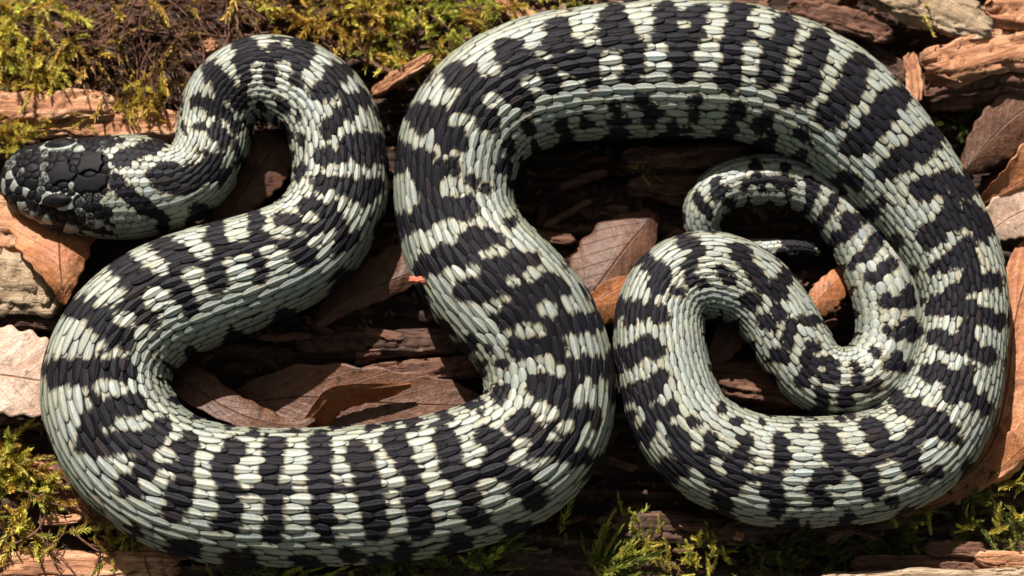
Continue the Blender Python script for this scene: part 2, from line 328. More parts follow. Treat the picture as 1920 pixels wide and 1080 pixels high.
# --- markings: dark bars of the back, digitised along the body (width, x, y, x, y ...)
BARS = """
30 222 296 250 290 280 274 298 266|26 214 345 240 358 262 380 292 404 304 420|24 214 330 232 342
28 218 300 250 295 280 277 300 267|24 225 345 250 372|30 225 358 262 380 292 400 305 418|34 288 325 305 318 335 328 370 325|36 300 337 340 348 372 336|34 385 296 402 320 418 330|10 180 262 228 262
34 392 127 407 148 425 165 445 182 450 192|44 417 160 425 168|24 367 188 385 196 408 210 425 214|22 412 180 405 205|16 428 210 433 222|18 375 237 382 237|28 400 247 418 258 428 268|16 408 215 405 245|22 445 236 446 241|26 382 292 412 300|14 445 275 445 288|6 341 192 341 198|9 335 212 345 250
40 450 82 468 94 455 114|26 455 114 460 150|20 513 82 517 82|24 492 107 515 105 550 98|24 505 115 508 140 507 152|40 566 76 572 93 565 115|24 565 115 560 132 555 150
36 648 127 625 140 622 157 602 172|14 600 187 602 190|36 683 187 655 195 652 210|28 652 210 630 225 615 243|38 708 270 675 265 650 272 642 288|28 642 288 607 295|34 672 288 700 296
16 520 190 536 205|16 488 198 492 203|14 485 230 475 250|20 505 245 510 247|14 532 235 534 238|14 540 256 542 262|12 555 215 556 220|10 565 258 563 282|12 562 312 557 335
32 704 352 670 355 645 347 625 345 598 343|30 672 368 680 372|24 650 362 655 365
34 575 382 595 390 615 398 632 415 645 440 640 458|24 655 442 664 448|20 535 405 552 417|36 530 415 550 430 560 450 555 465 578 487|30 600 422 560 432|18 570 495 572 502
30 480 412 480 430 487 450 480 470 490 500 485 515|24 490 462 550 460|34 402 427 400 440 412 460 407 485 412 510 405 528|24 412 470 480 470
34 300 457 322 470 333 488|38 340 490 380 495|34 333 490 335 545|26 335 545 357 580|34 277 522 330 527
40 217 490 240 507 250 532 267 565 282 588|38 142 574 167 585 185 602 210 620 232 636|32 200 600 250 572|22 268 590 287 602
48 102 698 147 700 210 698|30 210 690 238 692|16 180 722 180 748|16 196 655 210 642
36 160 825 180 790 200 770 220 757 255 757|32 157 832 200 830 250 830 285 822 302 800|30 272 835 275 868|34 235 905 250 880 280 870 320 862 340 845 353 835|28 250 905 238 922
42 342 855 340 877 340 902 340 930|34 340 930 325 960|20 250 995 252 1000|30 345 1030 355 1032
34 440 837 420 865 420 902 425 940 430 975|20 408 985 412 987|32 517 832 515 865 505 897 510 940 517 970 510 1005|34 602 827 597 865 600 902 600 940 605 970 612 995
36 668 845 677 860 687 890 695 927 700 965 705 995|36 740 822 755 852 770 890 780 927 792 965 790 993|38 830 817 840 840 840 877 865 902 885 940 895 978
40 910 822 935 845 927 870 940 890 977 905 1002 930|28 880 890 940 890|36 985 795 1005 820 1010 845|24 1010 845 1035 840 1065 850 1100 862|4 440 922 880 915
10 473 808 477 808|12 548 806 552 806|14 697 795 697 797|14 770 793 772 793|26 655 1045 660 1045|34 752 1037 757 1037|30 860 1020 865 1018|22 960 990 962 988|26 430 1050 435 1050|18 557 1052 562 1052
30 878 547 890 552|36 912 545 967 560 975 590|30 938 585 945 590|34 1010 547 1035 545|34 1000 560 1005 570|34 1114 602 1075 607 1055 602 1037 622 1032 647 1000 647 972 652|28 1000 585 1035 620|30 950 600 998 592
32 1145 695 1110 690 1082 680 1060 680 1035 715 1007 725|26 1050 650 1055 675|28 1010 730 1035 745 1060 765 1090 778 1112 782|28 1068 712 1074 720|18 1066 690 1066 760|24 1037 795 1075 812|30 967 790 987 786
22 885 643 887 648|12 937 680 937 682|22 937 733 937 738|22 835 615 840 618|10 907 645 909 646|14 897 768 898 772|14 878 757 882 759|16 833 782 837 782|16 768 790 772 790|12 905 680 905 682
40 780 312 800 342|26 822 312 822 328|20 850 307 850 318|28 745 300 750 308|38 752 422 787 407 817 395 850 390 875 390|30 807 350 807 372|18 742 432 744 438
36 800 500 830 480 860 455 880 450 910 447 925 455|34 925 490 975 487|34 870 470 913 508 935 538|36 870 547 900 532 925 522|30 1012 540 1032 530 1047 540|30 950 536 1000 542
12 887 335 887 340|16 998 482 1002 482|14 960 413 961 418|12 1057 500 1058 500|24 938 315 945 315|10 912 355 912 358|12 750 505 750 510|14 785 507 788 508
28 748 282 770 292 805 294|34 777 212 802 210 825 220 830 247 835 265|24 785 233 790 240|20 860 247 867 272|20 842 228 850 234
36 850 142 875 140 890 160 890 180 882 200 912 215 922 228|26 865 200 845 225|34 945 92 965 97 990 112 960 132 940 150 965 152 957 172 980 187|30 905 160 935 160
32 1052 50 1038 72 1057 82 1045 100 1020 115 1002 125|24 1005 128 1030 148 1040 160|34 1020 130 1024 134|34 1060 115 1100 108|40 1145 35 1160 62 1135 85 1100 97 1085 112|26 1080 118 1108 136|22 1112 152 1113 160
38 1152 27 1162 42 1175 60 1187 82 1187 107 1182 135|14 1155 18 1160 18|40 1250 27 1245 42 1245 57 1270 75 1280 92 1280 112 1282 135|30 1310 20 1300 35 1305 57|30 1245 55 1305 60
36 1387 20 1385 40 1375 57 1375 75 1370 95 1367 115 1365 135 1365 153|40 1472 47 1475 62 1462 80 1450 100 1445 120 1442 140|18 1180 85 1250 80 1475 72
42 1537 77 1525 95 1520 115 1517 137 1512 160|36 1512 160 1505 176|42 1612 127 1597 138 1600 160 1580 185 1575 195 1552 214
18 1203 190 1207 190|22 1225 210 1225 216|20 1305 187 1306 188|18 1302 218 1302 224|20 1385 203 1385 208|20 1375 235 1375 240|20 1440 218 1440 224|20 1425 238 1425 243|22 1160 218 1160 226|16 1470 190 1472 190|14 1290 240 1290 242|16 1220 232 1220 236|18 1505 250 1506 252|14 1052 233 1052 240|16 1100 222 1100 230|18 1155 205 1155 222|16 1062 262 1062 268|14 990 240 991 242|18 957 275 958 280
44 1680 184 1665 192 1660 210 1652 222 1640 240 1615 265 1602 272|44 1750 259 1727 267 1727 285 1702 297 1677 305|28 1668 320 1662 324|42 1813 350 1777 337 1752 350 1727 357|40 1845 425 1815 400 1795 412 1770 415 1752 435 1737 448|32 1788 378 1793 386|32 1842 440 1838 436
36 1788 490 1815 460|32 1800 475 1765 500|22 1752 505 1748 507|36 1865 525 1840 530 1825 517 1802 545 1777 560|28 1827 480 1827 495
22 1640 393 1640 398|18 1657 380 1657 384|24 1680 448 1682 456|16 1715 505 1716 510|20 1598 338 1604 342
34 1757 577 1795 572 1820 580 1845 595 1875 600|34 1752 635 1777 637 1790 650 1810 632 1825 657 1850 670|24 1815 607 1812 632|34 1742 700 1765 697 1780 710 1802 712 1810 735 1830 750 1842 765|24 1820 690 1812 700|30 1680 752 1710 755 1720 767 1735 782|30 1783 738 1787 742
36 1690 757 1710 772 1735 780 1755 785 1755 802 1785 810|26 1788 820 1792 824|34 1627 799 1645 807 1645 825 1660 835 1680 847 1707 855 1712 880|26 1732 802 1700 835
34 1547 812 1565 830 1557 847 1575 865 1610 872 1630 890 1635 925|24 1660 850 1620 870|30 1540 897 1522 920 1547 940|28 1562 890 1568 890
22 1588 970 1592 970|24 1673 945 1677 945|24 1760 888 1762 892|16 1728 895 1732 895|14 1515 985 1515 987|14 1496 787 1499 787|16 1493 802 1498 802|14 1574 782 1576 782
34 1465 827 1465 847 1465 870 1442 900 1445 915 1460 930 1457 950|24 1457 950 1452 964|32 1397 830 1392 850 1382 865 1370 890 1385 905 1360 920 1352 940 1360 950|18 1385 890 1440 895|30 1332 827 1337 845 1310 862 1325 882 1345 900|32 1265 812 1280 822 1275 847 1295 865 1275 880 1250 875|22 1299 787 1301 787
32 1257 765 1225 782 1215 802 1207 817 1187 825|20 1244 790 1246 790|14 1352 765 1352 770|12 1385 787 1386 788|14 1427 789 1428 791
32 1167 742 1202 727 1220 732 1232 715 1240 710|24 1203 752 1207 752|34 1160 668 1180 667 1207 647 1232 655|24 1180 682 1184 682|34 1160 577 1195 582 1220 580 1242 592|24 1180 602 1184 602|20 1265 547 1270 547
34 1212 490 1227 502 1242 515 1237 540|26 1282 450 1305 460 1305 477 1295 495 1290 512 1297 522|20 1313 530 1318 532
36 1385 468 1392 474|30 1403 495 1407 500|24 1355 508 1358 512|22 1363 530 1368 530|20 1463 473 1467 478|30 1415 517 1432 542|30 1477 517 1462 530
34 1405 563 1410 567|34 1455 543 1460 548|32 1440 603 1445 607|26 1457 583 1457 588|26 1484 613 1487 618|20 1508 600 1512 604|32 1460 665 1465 668|26 1478 643 1482 648|26 1513 670 1517 674|20 1523 650 1527 654|20 1443 675 1447 676
30 1500 713 1504 717|26 1513 693 1517 697|26 1558 700 1562 704|18 1543 680 1547 682|28 1541 745 1543 758|20 1538 730 1542 735|22 1588 738 1592 742|14 1528 598 1532 602|22 1558 678 1562 682|28 1545 710 1550 714|20 1603 690 1607 694|22 1608 710 1612 714|28 1583 748 1587 752
22 1645 720 1649 724|20 1628 728 1632 732|18 1643 658 1647 662|28 1685 678 1689 684|22 1663 683 1667 687|28 1710 610 1710 622|22 1683 620 1688 624|12 1663 617 1667 617
32 1705 548 1705 560|26 1660 560 1662 566|20 1660 567 1705 567|24 1675 495 1657 510 1635 520|24 1645 450 1632 470 1602 490|26 1615 407 1590 410 1587 430 1572 447|20 1577 362 1560 380 1550 405 1532 425|20 1522 337 1522 355 1520 375 1515 390|20 1470 317 1475 352
18 1413 308 1417 312|14 1410 332 1430 337 1475 347 1475 365|18 1395 347 1400 347|14 1433 357 1437 358|22 1345 342 1357 355 1340 362|20 1363 377 1368 378|18 1305 370 1320 390 1332 405|24 1520 337 1520 345
30 1480 450 1500 470|20 1540 465 1545 470|30 1500 468 1515 468
"""
HEADW = """
12 150 283 175 287 212 287 235 280 268 262 300 258|8 188 268 192 268|18 218 333 250 330 262 310 300 292|12 155 370 187 375 218 383 240 398 262 418 300 422|14 165 414 187 420 212 430 250 432 300 430
10 50 402 82 413 98 422|9 118 430 162 440 212 447|10 150 383 153 392|6 175 383 180 372|6 205 372 215 380
"""
ISLES = """17 248 334 268 313 298 298 328 284 352 289 372 297|20 252 338 270 354 300 368 340 380 382 366 402 352|21 857 425 867 425|21 835 445 845 445|17 907 478 917 478|17 925 469 935 469|19 880 507 890 507|17 959 527 969 527|23 987 516 997 516|23 920 573 930 573|19 942 560 952 560|27 1025 580 1035 580|21 1007 620 1017 620|27 980 620 990 620|23 1078 650 1088 650|21 1070 662 1080 662|21 1040 695 1050 695|19 1020 690 1030 690|25 1100 735 1110 735|23 1007 765 1017 765|25 1025 775 1035 775|19 1057 800 1067 800|21 980 832 990 832|23 1025 870 1035 870|21 1000 868 1010 868|21 912 905 922 905|23 932 917 942 917|23 917 927 927 927|23 882 865 892 865|21 890 845 900 845|19 815 905 825 905|15 805 885 815 885|15 837 925 847 925|27 797 865 807 865|23 725 890 735 890|13 725 907 735 907|23 735 932 745 932|23 717 870 727 870|29 825 945 835 945|23 635 890 645 890|23 645 933 655 933|21 550 897 560 897|17 555 917 565 917|27 557 962 567 962|17 452 895 462 895|13 457 912 467 912|25 470 940 480 940|25 380 925 390 925|25 380 945 390 945|19 302 890 312 890|29 285 910 295 910|23 920 132 930 132|29 992 155 1002 155|21 1010 102 1020 102|23 1105 77 1115 77|25 1140 107 1150 107|25 1145 125 1155 125|25 915 187 925 187|25 855 225 865 225|19 875 225 885 225|23 1205 55 1215 55|13 1207 72 1217 72|27 1225 92 1235 92|27 1220 112 1230 112|15 1277 46 1287 46|17 1337 47 1347 47|19 1337 65 1347 65|29 1325 87 1335 87|29 1330 107 1340 107|27 1405 92 1415 92|23 1402 110 1412 110|25 1427 57 1437 57|19 1487 95 1497 95|19 1485 117 1495 117|25 1555 130 1565 130|17 1557 110 1567 110|25 375 474 385 474|15 430 492 440 492|27 355 515 365 515|27 280 552 290 552|27 285 570 295 570|25 502 472 512 472|23 510 495 520 495|27 227 597 237 597|17 295 507 305 507|19 180 647 190 647|23 527 435 537 435|13 562 440 572 440|15 580 410 590 410|29 190 727 200 727|29 215 727 225 727|29 227 870 237 870|29 305 855 315 855|19 307 892 317 892|19 377 882 387 882"""
def parse(t):
    out = []
    for part in t.replace('\n', '|').split('|'):
        v = [float(q) for q in part.split()]
        if len(v) >= 5: out.append(v)
    return out
def raster(bars, off=60, W=2040, H=1200):
    f = np.full((H // 2, W // 2), 99.0, np.float32)
    for v in bars:
        r = v[0] / 2; pts = list(zip(v[1::2], v[2::2]))
        for (x0, y0), (x1, y1) in zip(pts[:-1], pts[1:]):
            m = r + 60
            a0 = int(max(0, (min(x0, x1) + off - m) // 2)); a1 = int(min(W // 2, (max(x0, x1) + off + m) // 2 + 1))
            b0 = int(max(0, (min(y0, y1) + off - m) // 2)); b1 = int(min(H // 2, (max(y0, y1) + off + m) // 2 + 1))
            if a1 <= a0 or b1 <= b0: continue
            X, Y = np.meshgrid(np.arange(a0, a1) * 2 - off, np.arange(b0, b1) * 2 - off)
            dx, dy = x1 - x0, y1 - y0; L = dx * dx + dy * dy + 1e-6
            t = np.clip(((X - x0) * dx + (Y - y0) * dy) / L, 0, 1)
            d = np.hypot(X - x0 - t * dx, Y - y0 - t * dy) - r
            f[b0:b1, a0:a1] = np.minimum(f[b0:b1, a0:a1], d)
    return f
SDB = raster(parse(BARS)); SDI = raster(parse(ISLES)); SDW = raster(parse(HEADW))
def samp(f, x, y, off=60):
    u = np.clip((x + off) / 2, 0, f.shape[1] - 2.001); v = np.clip((y + off) / 2, 0, f.shape[0] - 2.001)
    i = u.astype(int); j = v.astype(int); a = u - i; b = v - j
    return f[j, i] * (1 - a) * (1 - b) + f[j, i + 1] * a * (1 - b) + f[j + 1, i] * (1 - a) * b + f[j + 1, i + 1] * a * b

WHITE = np.array([.290, .308, .262]); CREAM = np.array([.36, .325, .205]); BLACK = np.array([.0036, .0034, .0056]); BROWN = np.array([.10, .055, .028])
V_all, F_all, C_all = [], [], []; voff = 0
def push(V, Fc, Cc):
    global voff
    V_all.append(V); F_all.append(Fc + voff); C_all.append(Cc); voff += len(V)

# --- skin tube (head included), black between the scales
X_NECK = 214
s_neck = float(np.interp(X_NECK, PA[:10, 0], ctrl_s[:10]))
TUBES = [(np.unique(np.concatenate([np.linspace(0, ctrl_s[2], 50), np.linspace(ctrl_s[2], s_neck + .0014, 330)])), 400)]
s_t, NTH = TUBES[0]
th = np.linspace(-math.pi, math.pi, NTH, endpoint=False)
SS, TH = np.meshgrid(s_t, th, indexing='ij')
inset = np.where(SS > s_neck + .0006, -.00012, 0.0)
V0 = surf(SS, TH, inset).reshape(-1, 3)

# --- head shields: seeds in photograph pixels (x, y, rx, ry, tone)
SEED = """70 435 38 38 G|115 370 42 26 G|150 425 28 32 K|65 520 35 40 W|100 597 40 37 W|145 495 36 38 G|215 378 36 34 K|215 325 32 24 G|230 465 42 42 M|225 570 58 44 K|190 642 36 36 W|22 600 20 60 W|160 752 48 30 W|85 690 45 35 K|150 680 35 30 K|268 340 30 28 K|290 402 32 22 K|340 440 30 36 G|355 390 22 22 K|325 545 46 46 G|310 625 32 28 G|335 350 22 30 G|400 352 30 22 K|455 352 26 24 K|515 352 34 30 K
455 490 92 78 K|450 287 145 60 R|430 700 140 56 R|360 600 28 25 K|412 618 38 25 K|480 630 26 26 K|530 587 20 24 W|535 650 26 24 K|545 460 22 40 K|685 425 98 70 K|688 575 104 62 K|640 345 52 26 K|240 730 50 40 K|250 822 46 34 W|345 850 52 32 W|440 880 44 30 K|540 915 60 32 W|660 950 60 30 W|300 780 40 40 K|60 350 50 30 K|30 500 18 40 K"""
sx_, sy_, srx, sry, stone = [], [], [], [], []
for q in SEED.replace('\n', '|').split('|'):
    a = q.split()
    sx_.append(float(a[0]) / 4); sy_.append(float(a[1]) / 4 + 200); srx.append(float(a[2]) / 4); sry.append(float(a[3]) / 4); stone.append(a[4])
hmask = SS.reshape(-1) < s_neck + .01
Hv = V0[hmask]; Hs = SS.reshape(-1)[hmask]; Hth = TH.reshape(-1)[hmask]
hx, hy = project(Hv)
top = np.abs(Hth) < math.radians(100)
sp, sr, st_ = [], [], []
for x, y, rx, ry, tn in zip(sx_, sy_, srx, sry, stone):
    d = np.hypot(hx - x, hy - y) + np.where(top, 0, 1e3)
    sp.append(Hv[np.argmin(d)]); sr.append((rx, ry, max(rx, ry) * 1.3)); st_.append(tn)
big = np.array(sp); bigr = np.array(sr)
row = 0; ss = 0.0006
while ss < s_neck + .0014:                        # small head scales between and behind the shields
    frac = ss / s_neck; r = (8.0 + 1.5 * frac) * PX
    hw = float(F(HW, np.array([ss]))[0]); hh = float(F(HH, np.array([ss]))[0])
    nper = max(6, int(2 * math.pi * (hw + hh) / 2 / (2 * r)))
    for k in range(nper):
        t = (k + .5 * (row % 2)) / nper * 2 * math.pi - math.pi + random.uniform(-.04, .04)
        p = surf(np.array([ss]), np.array([t]), np.array([0.0]))[0]
        dd = np.sqrt((((p - big) / (bigr * PX)) ** 2).sum(1))
        if dd.min() < 1.15: continue
        x, y = project(p[None])
        w_ = samp(SDW, x, y)[0] if abs(t) < 1.75 else (random.choice([-3, 9]))
        wv = w_ + random.uniform(-2.5, 2.5)
        if x[0] > 210: wv = -samp(SDB, x, y)[0]
        sp.append(p); sr.append((r / PX * 1.2, r / PX * .95, r / PX)); st_.append('G' if -1 < wv < 3 else ('W' if wv <= -1 else 'K'))
    ss += 1.75 * r; row += 1
sp = np.array(sp); sr = np.array(sr) * PX
d1 = np.full(len(Hv), 9.9); d2 = np.full(len(Hv), 9.9); idx = np.zeros(len(Hv), int)
for k in range(len(sp)):
    q = (Hv - sp[k]) / sr[k]; d = np.sqrt((q ** 2).sum(1)); pw = d
    m1 = pw < d1; d2 = np.where(m1, d1, np.minimum(d2, pw)); idx = np.where(m1, k, idx); d1 = np.where(m1, pw, d1)
gap = sstep(0, .30, d2 - d1) ** .7
size = sr[idx].min(1)
bump = gap * np.clip(size * .34, .0002, .0005) - .00015
bigplate = (np.array([max(a) for a in sr]) > 26 * PX)[idx]
bump = np.where(bigplate, gap * .0006 - .00015, bump)
fade = 1 - sstep(s_neck + .0004, s_neck + .0012, Hs)
supra = np.isin(np.array(st_)[idx], ['R'])
bump = bump - size * .16 * np.clip(d1, 0, 1.2) ** 2 * ~bigplate
bump = bump + np.where(supra, sstep(1.0, .3, d1) * .0007, 0)
V0[hmask] = surf(Hs, Hth, bump * fade - .00012 * (1 - fade))
col0 = np.tile(BLACK * .8, (len(V0), 1))
tn = np.array(st_)[idx]; rnd = RNG.random(len(sp))[idx]
hc = np.tile(BLACK * 1.3, (len(Hv), 1))
hc[tn == 'M'] = BLACK * 3
fm = fbm(Hv[:, 0], Hv[:, 1], 4200, 4200, 9, 3)
g = (tn == 'G'); kk = sstep(.46, .70, fm + (d1 - .5) * .25)[:, None]; hc = np.where(g[:, None], BLACK * 3 * (1 - kk) + WHITE * .42 * kk, hc)
wq = (tn == 'W'); kk = sstep(.22, .40, fm + .08)[:, None]; hc = np.where(wq[:, None], BLACK * 3 * (1 - kk) + (WHITE * .78) * kk, hc)
hc = np.where((supra & (d1 > .90))[:, None], WHITE * .9, hc)
hc = np.where((gap < .35)[:, None], BLACK * .7, hc)
col0[hmask] = hc
push(V0, grid_faces(len(s_t), NTH, True), col0)
s_b = np.linspace(s_neck + .0006, LEN, 1500); thb = np.linspace(-math.pi, math.pi, 72, endpoint=False)
SS2, TH2 = np.meshgrid(s_b, thb, indexing='ij')
V2 = surf(SS2, TH2, np.full(SS2.shape, -.00014)).reshape(-1, 3); c2 = np.tile(BLACK * .8, (len(V2), 1))
und = np.abs(TH2.reshape(-1)) > math.radians(128)
c2[und] = np.where((RNG.random(und.sum()) < .5)[:, None], BLACK * 2, WHITE * .35)
push(V2, grid_faces(len(s_b), 72, True), c2)

# --- scales
PHASE = np.concatenate([[0], np.cumsum(2 * math.pi * np.diff(s_u) / (.78 * HW[1:] + .0012))])
A_ = np.array([0, .06, .16, .28, .40, .52, .64, .75, .85, .93, .98, 1.0]); Bv = np.array([-1, -.9, -.55, -.16, 0, .16, .55, .9, 1])
def scale_rows(s0, s1, NR, thmax, wf=.93, phase=0):
    # rings of scales from s0 to s1
    cs = []; s = s0; neck = abs(s0 - s_neck) < 1e-9; s = s0 - (.0062 if neck else 0); s1 = s1 + float(np.interp(s1, s_u, PIT)) * 1.2
    while s < s1: cs.append(s); s += float(np.interp(s, s_u, PIT))
    cs = np.array(cs); cen_s, cen_t, par = [], [], []
    dt = 2 * thmax / (NR - 1)
    for j in range(NR):
        p_ = .5 * ((j + phase) % 2)
        for i, s in enumerate(cs[:-1]):
            cen_s.append(s + p_ * (cs[i + 1] - s)); cen_t.append(-thmax + j * dt); par.append(j)
    cen_s = np.array(cen_s); cen_t = np.array(cen_t)
    if neck:
        kp = cen_s > s_neck + .0006 - .0062 * np.sin(cen_t) ** 2; cen_s = cen_s[kp]; cen_t = cen_t[kp]
    n = len(cen_s)
    cen_s += RNG.normal(0, .035, n) * F(PIT, cen_s); cen_t += RNG.normal(0, .05, n) * dt
    pit = F(PIT, cen_s); hw = F(HW, cen_s); hh = F(HH, cen_s)
    arc = np.sqrt((hw * np.cos(cen_t)) ** 2 + (hh * np.sin(cen_t)) ** 2)
    mid = 1 - np.clip(np.abs(cen_t) / 1.6, 0, 1)
    Lk = pit * (1.27 + RNG.normal(0, .06, n)); Wk = arc * dt * (wf + .29 - .01 * mid + RNG.normal(0, .06, n))
    a = A_[None, :, None]; b = Bv[None, None, :]
    prof = np.clip(1 - np.abs(2 * a - 1) ** 2.0, 0, 1) ** .62
    prof = prof * (1.0 + .12 * (a - .5))
    twist = RNG.normal(0, .04, n)[:, None, None]
    ds = (a - .42) * Lk[:, None, None] + 0 * b
    # a free, rounded tip: the centre reaches a little farther than the edges
    la = b * prof * (Wk / 2)[:, None, None] + twist * ds
    tt = cen_t[:, None, None] + la / arc[:, None, None]
    sx = cen_s[:, None, None] + ds
    lift = np.minimum(Wk, pit * .6)[:, None, None]
    tilt = (RNG.normal(1, .18, n))[:, None, None]
    h = lift * (-.03 + .11 * a * tilt) + lift * .04 * (1 - b ** 2) * prof + lift * .085 * np.exp(-(b / .13) ** 2) * sstep(0, .15, a) * sstep(1.02, .85, a)
    edge = (np.abs(b) > .95) | (a > .985) | (a < .01)
    h = np.where(edge, -lift * .055, h)
    h = h + lift * .02 * RNG.normal(0, 1, n)[:, None, None] * (~edge)
    shape = h.shape
    Vv = surf(np.broadcast_to(sx, shape).reshape(-1), tt.reshape(-1), h.reshape(-1))
    # colour
    cp = surf(cen_s + Lk * .15, cen_t, lift[:, 0, 0] * .2); cx, cy = project(cp)
    vx, vy = project(Vv)
    hidden = np.abs(cen_t) > 1.9
    def samp2(x, y, s): return np.where((s < s_neck + .0012) & (x < 222), np.minimum(-samp(SDW, x, y), 12), samp(SDB, x, y))
    sc = samp2(cx, cy, cen_s); sc = np.where(hidden, np.where(RNG.random(n) < .45, -8, 12), sc)
    sv = samp2(vx, vy, np.broadcast_to(cen_s[:, None, None], shape).reshape(-1)).reshape(shape); sv = np.where(hidden[:, None, None], sc[:, None, None], sv)
    jit = RNG.normal(0, 3.0, n)[:, None, None]
    f = .22 * sc[:, None, None] + .78 * sv + jit
    wn = fbm(Vv[:, 0], Vv[:, 1], 3000, 3000, 21, 3).reshape(shape)
    f = f + (wn - .5) * 10 - ((1.8 + 4.6 * sstep(.0100, .0125, hw)) * sstep(s_neck + .006, s_neck + .055, cen_s))[:, None, None]
    ph = np.interp(sx, s_u, PHASE) + (tt > 0) * 2.6
    fl = (.30 - np.sin(ph)) * 13 + (1.42 - np.abs(tt)) * 26 + (wn - .5) * 8 + jit
    fl = np.where(sx < s_neck + .012, 20, np.maximum(fl, -9))
    f = np.minimum(f, fl)
    si = samp(SDI, vx, vy).reshape(shape)
    f = np.where(hidden[:, None, None], f, np.maximum(f, np.clip(-si + (wn - .5) * 6 + jit * .6, -50, 7)))
    kb = sstep(1.4, -1.4, f)[..., None]
    cream = (sstep(8, 0, f) * (.25 + .65 * mid[:, None, None]))[..., None]
    tone = (1 + RNG.normal(0, .07, n))[:, None, None, None]
    warm = RNG.normal(0, .010, n)[:, None, None, None] * np.array([1, .3, -1])
    wh = WHITE * tone + warm
    flank = (1 - .38 * sstep(.75, 1.25, np.abs(cen_t)))[:, None, None, None] * (1 - sstep(.75, 1.25, np.abs(cen_t))[:, None, None, None] * np.array([0, -.01, .10]))  # greyer sage flanks, with the shade of the lower sides darkened into the colour
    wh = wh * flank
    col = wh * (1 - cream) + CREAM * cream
    rim = sstep(3, 1, np.abs(f))[..., None] * .30 * mid[:, None, None, None]
    col = col * (1 - rim) + BROWN * 2.2 * rim
    edge2 = ((np.abs(b) > .8) | (a > .97))[..., None] * .62 + ((a > .92) & (a < .975) & (np.abs(b) < .8))[..., None] * .12
    col = col * (1 - edge2)
    keel = (np.abs(b) < .05)[..., None] * (a > .1)[..., None]
    col = col * (1 + .22 * keel)
    blk = BLACK * (1 + RNG.random(n) * 1.2)[:, None, None, None]
    br = (RNG.random(n) < .05)[:, None, None, None]
    blk = blk * (1 + 1.3 * keel)
    blk = np.where(br, blk * np.array([2.2, 1.5, 1.1]), blk)
    col = col * (1 - kb) + blk * kb
    col = np.where(edge[..., None], BLACK, col)
    na, nb = len(A_), len(Bv)
    fc = grid_faces(na, nb)
    Fc = (fc[None] + (np.arange(n) * na * nb)[:, None, None]).reshape(-1, 4)
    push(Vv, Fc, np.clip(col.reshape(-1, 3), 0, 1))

def at_ctrl(i): return float(ctrl_s[i])
iU = next(i for i, p in enumerate(PATH) if p[0] == 1452)
iT = next(i for i, p in enumerate(PATH) if p[0] == 1626 and p[1] == 705)
iE = next(i for i, p in enumerate(PATH) if p[0] == 1430)
iN = 9
scale_rows(s_neck, at_ctrl(iN + 1), 25, math.radians(125), 1.0)
scale_rows(at_ctrl(iN + 1), at_ctrl(iU), 31, math.radians(125), .93)
scale_rows(at_ctrl(iU), at_ctrl(iT), 23, math.radians(125), .97)
scale_rows(at_ctrl(iT), at_ctrl(iE), 15, math.radians(125), 1.0)
scale_rows(at_ctrl(iE), LEN - .0006, 9, math.radians(130), 1.0)

snake = bpy.data.objects.new('snake', None); SC.collection.objects.link(snake)
snake.location = tuple(P(600, 560, 0)); snake.location.z = 0
tag(snake, 'thick silver grey snake with a black zigzag back, coiled over leaves and rotten wood', 'snake')
off = np.array(snake.location)
body = mesh_obj('body', np.vstack(V_all) - off, np.vstack(F_all), SKIN, snake, cols=np.vstack(C_all))

def mat_eye():
    m = NT('eye_glass'); m.b.inputs['Base Color'].default_value = (.03, .008, .004, 1)
    m.b.inputs['Roughness'].default_value = .08; return m.m
EYE = mat_eye()
def sphere(c, r, nu=14, nv=20):
    u = np.linspace(0, math.pi, nu); v = np.linspace(0, 2 * math.pi, nv, endpoint=False)
    U, W_ = np.meshgrid(u, v, indexing='ij')
    return np.stack([np.sin(U) * np.cos(W_) * r[0] + c[0], np.sin(U) * np.sin(W_) * r[1] + c[1], np.cos(U) * r[2] + c[2]], -1).reshape(-1, 3), grid_faces(nu, nv, True)
for sgn in (1, -1):
    sE = float(np.interp(100, PA[:10, 0], ctrl_s[:10]))
    p = surf(np.array([sE]), np.array([sgn * 1.25]), np.array([-.0011]))[0]
    Ve, Fe = sphere(p, (.0017, .0014, .0014)); mesh_obj('eye', Ve - off, Fe, EYE, snake)

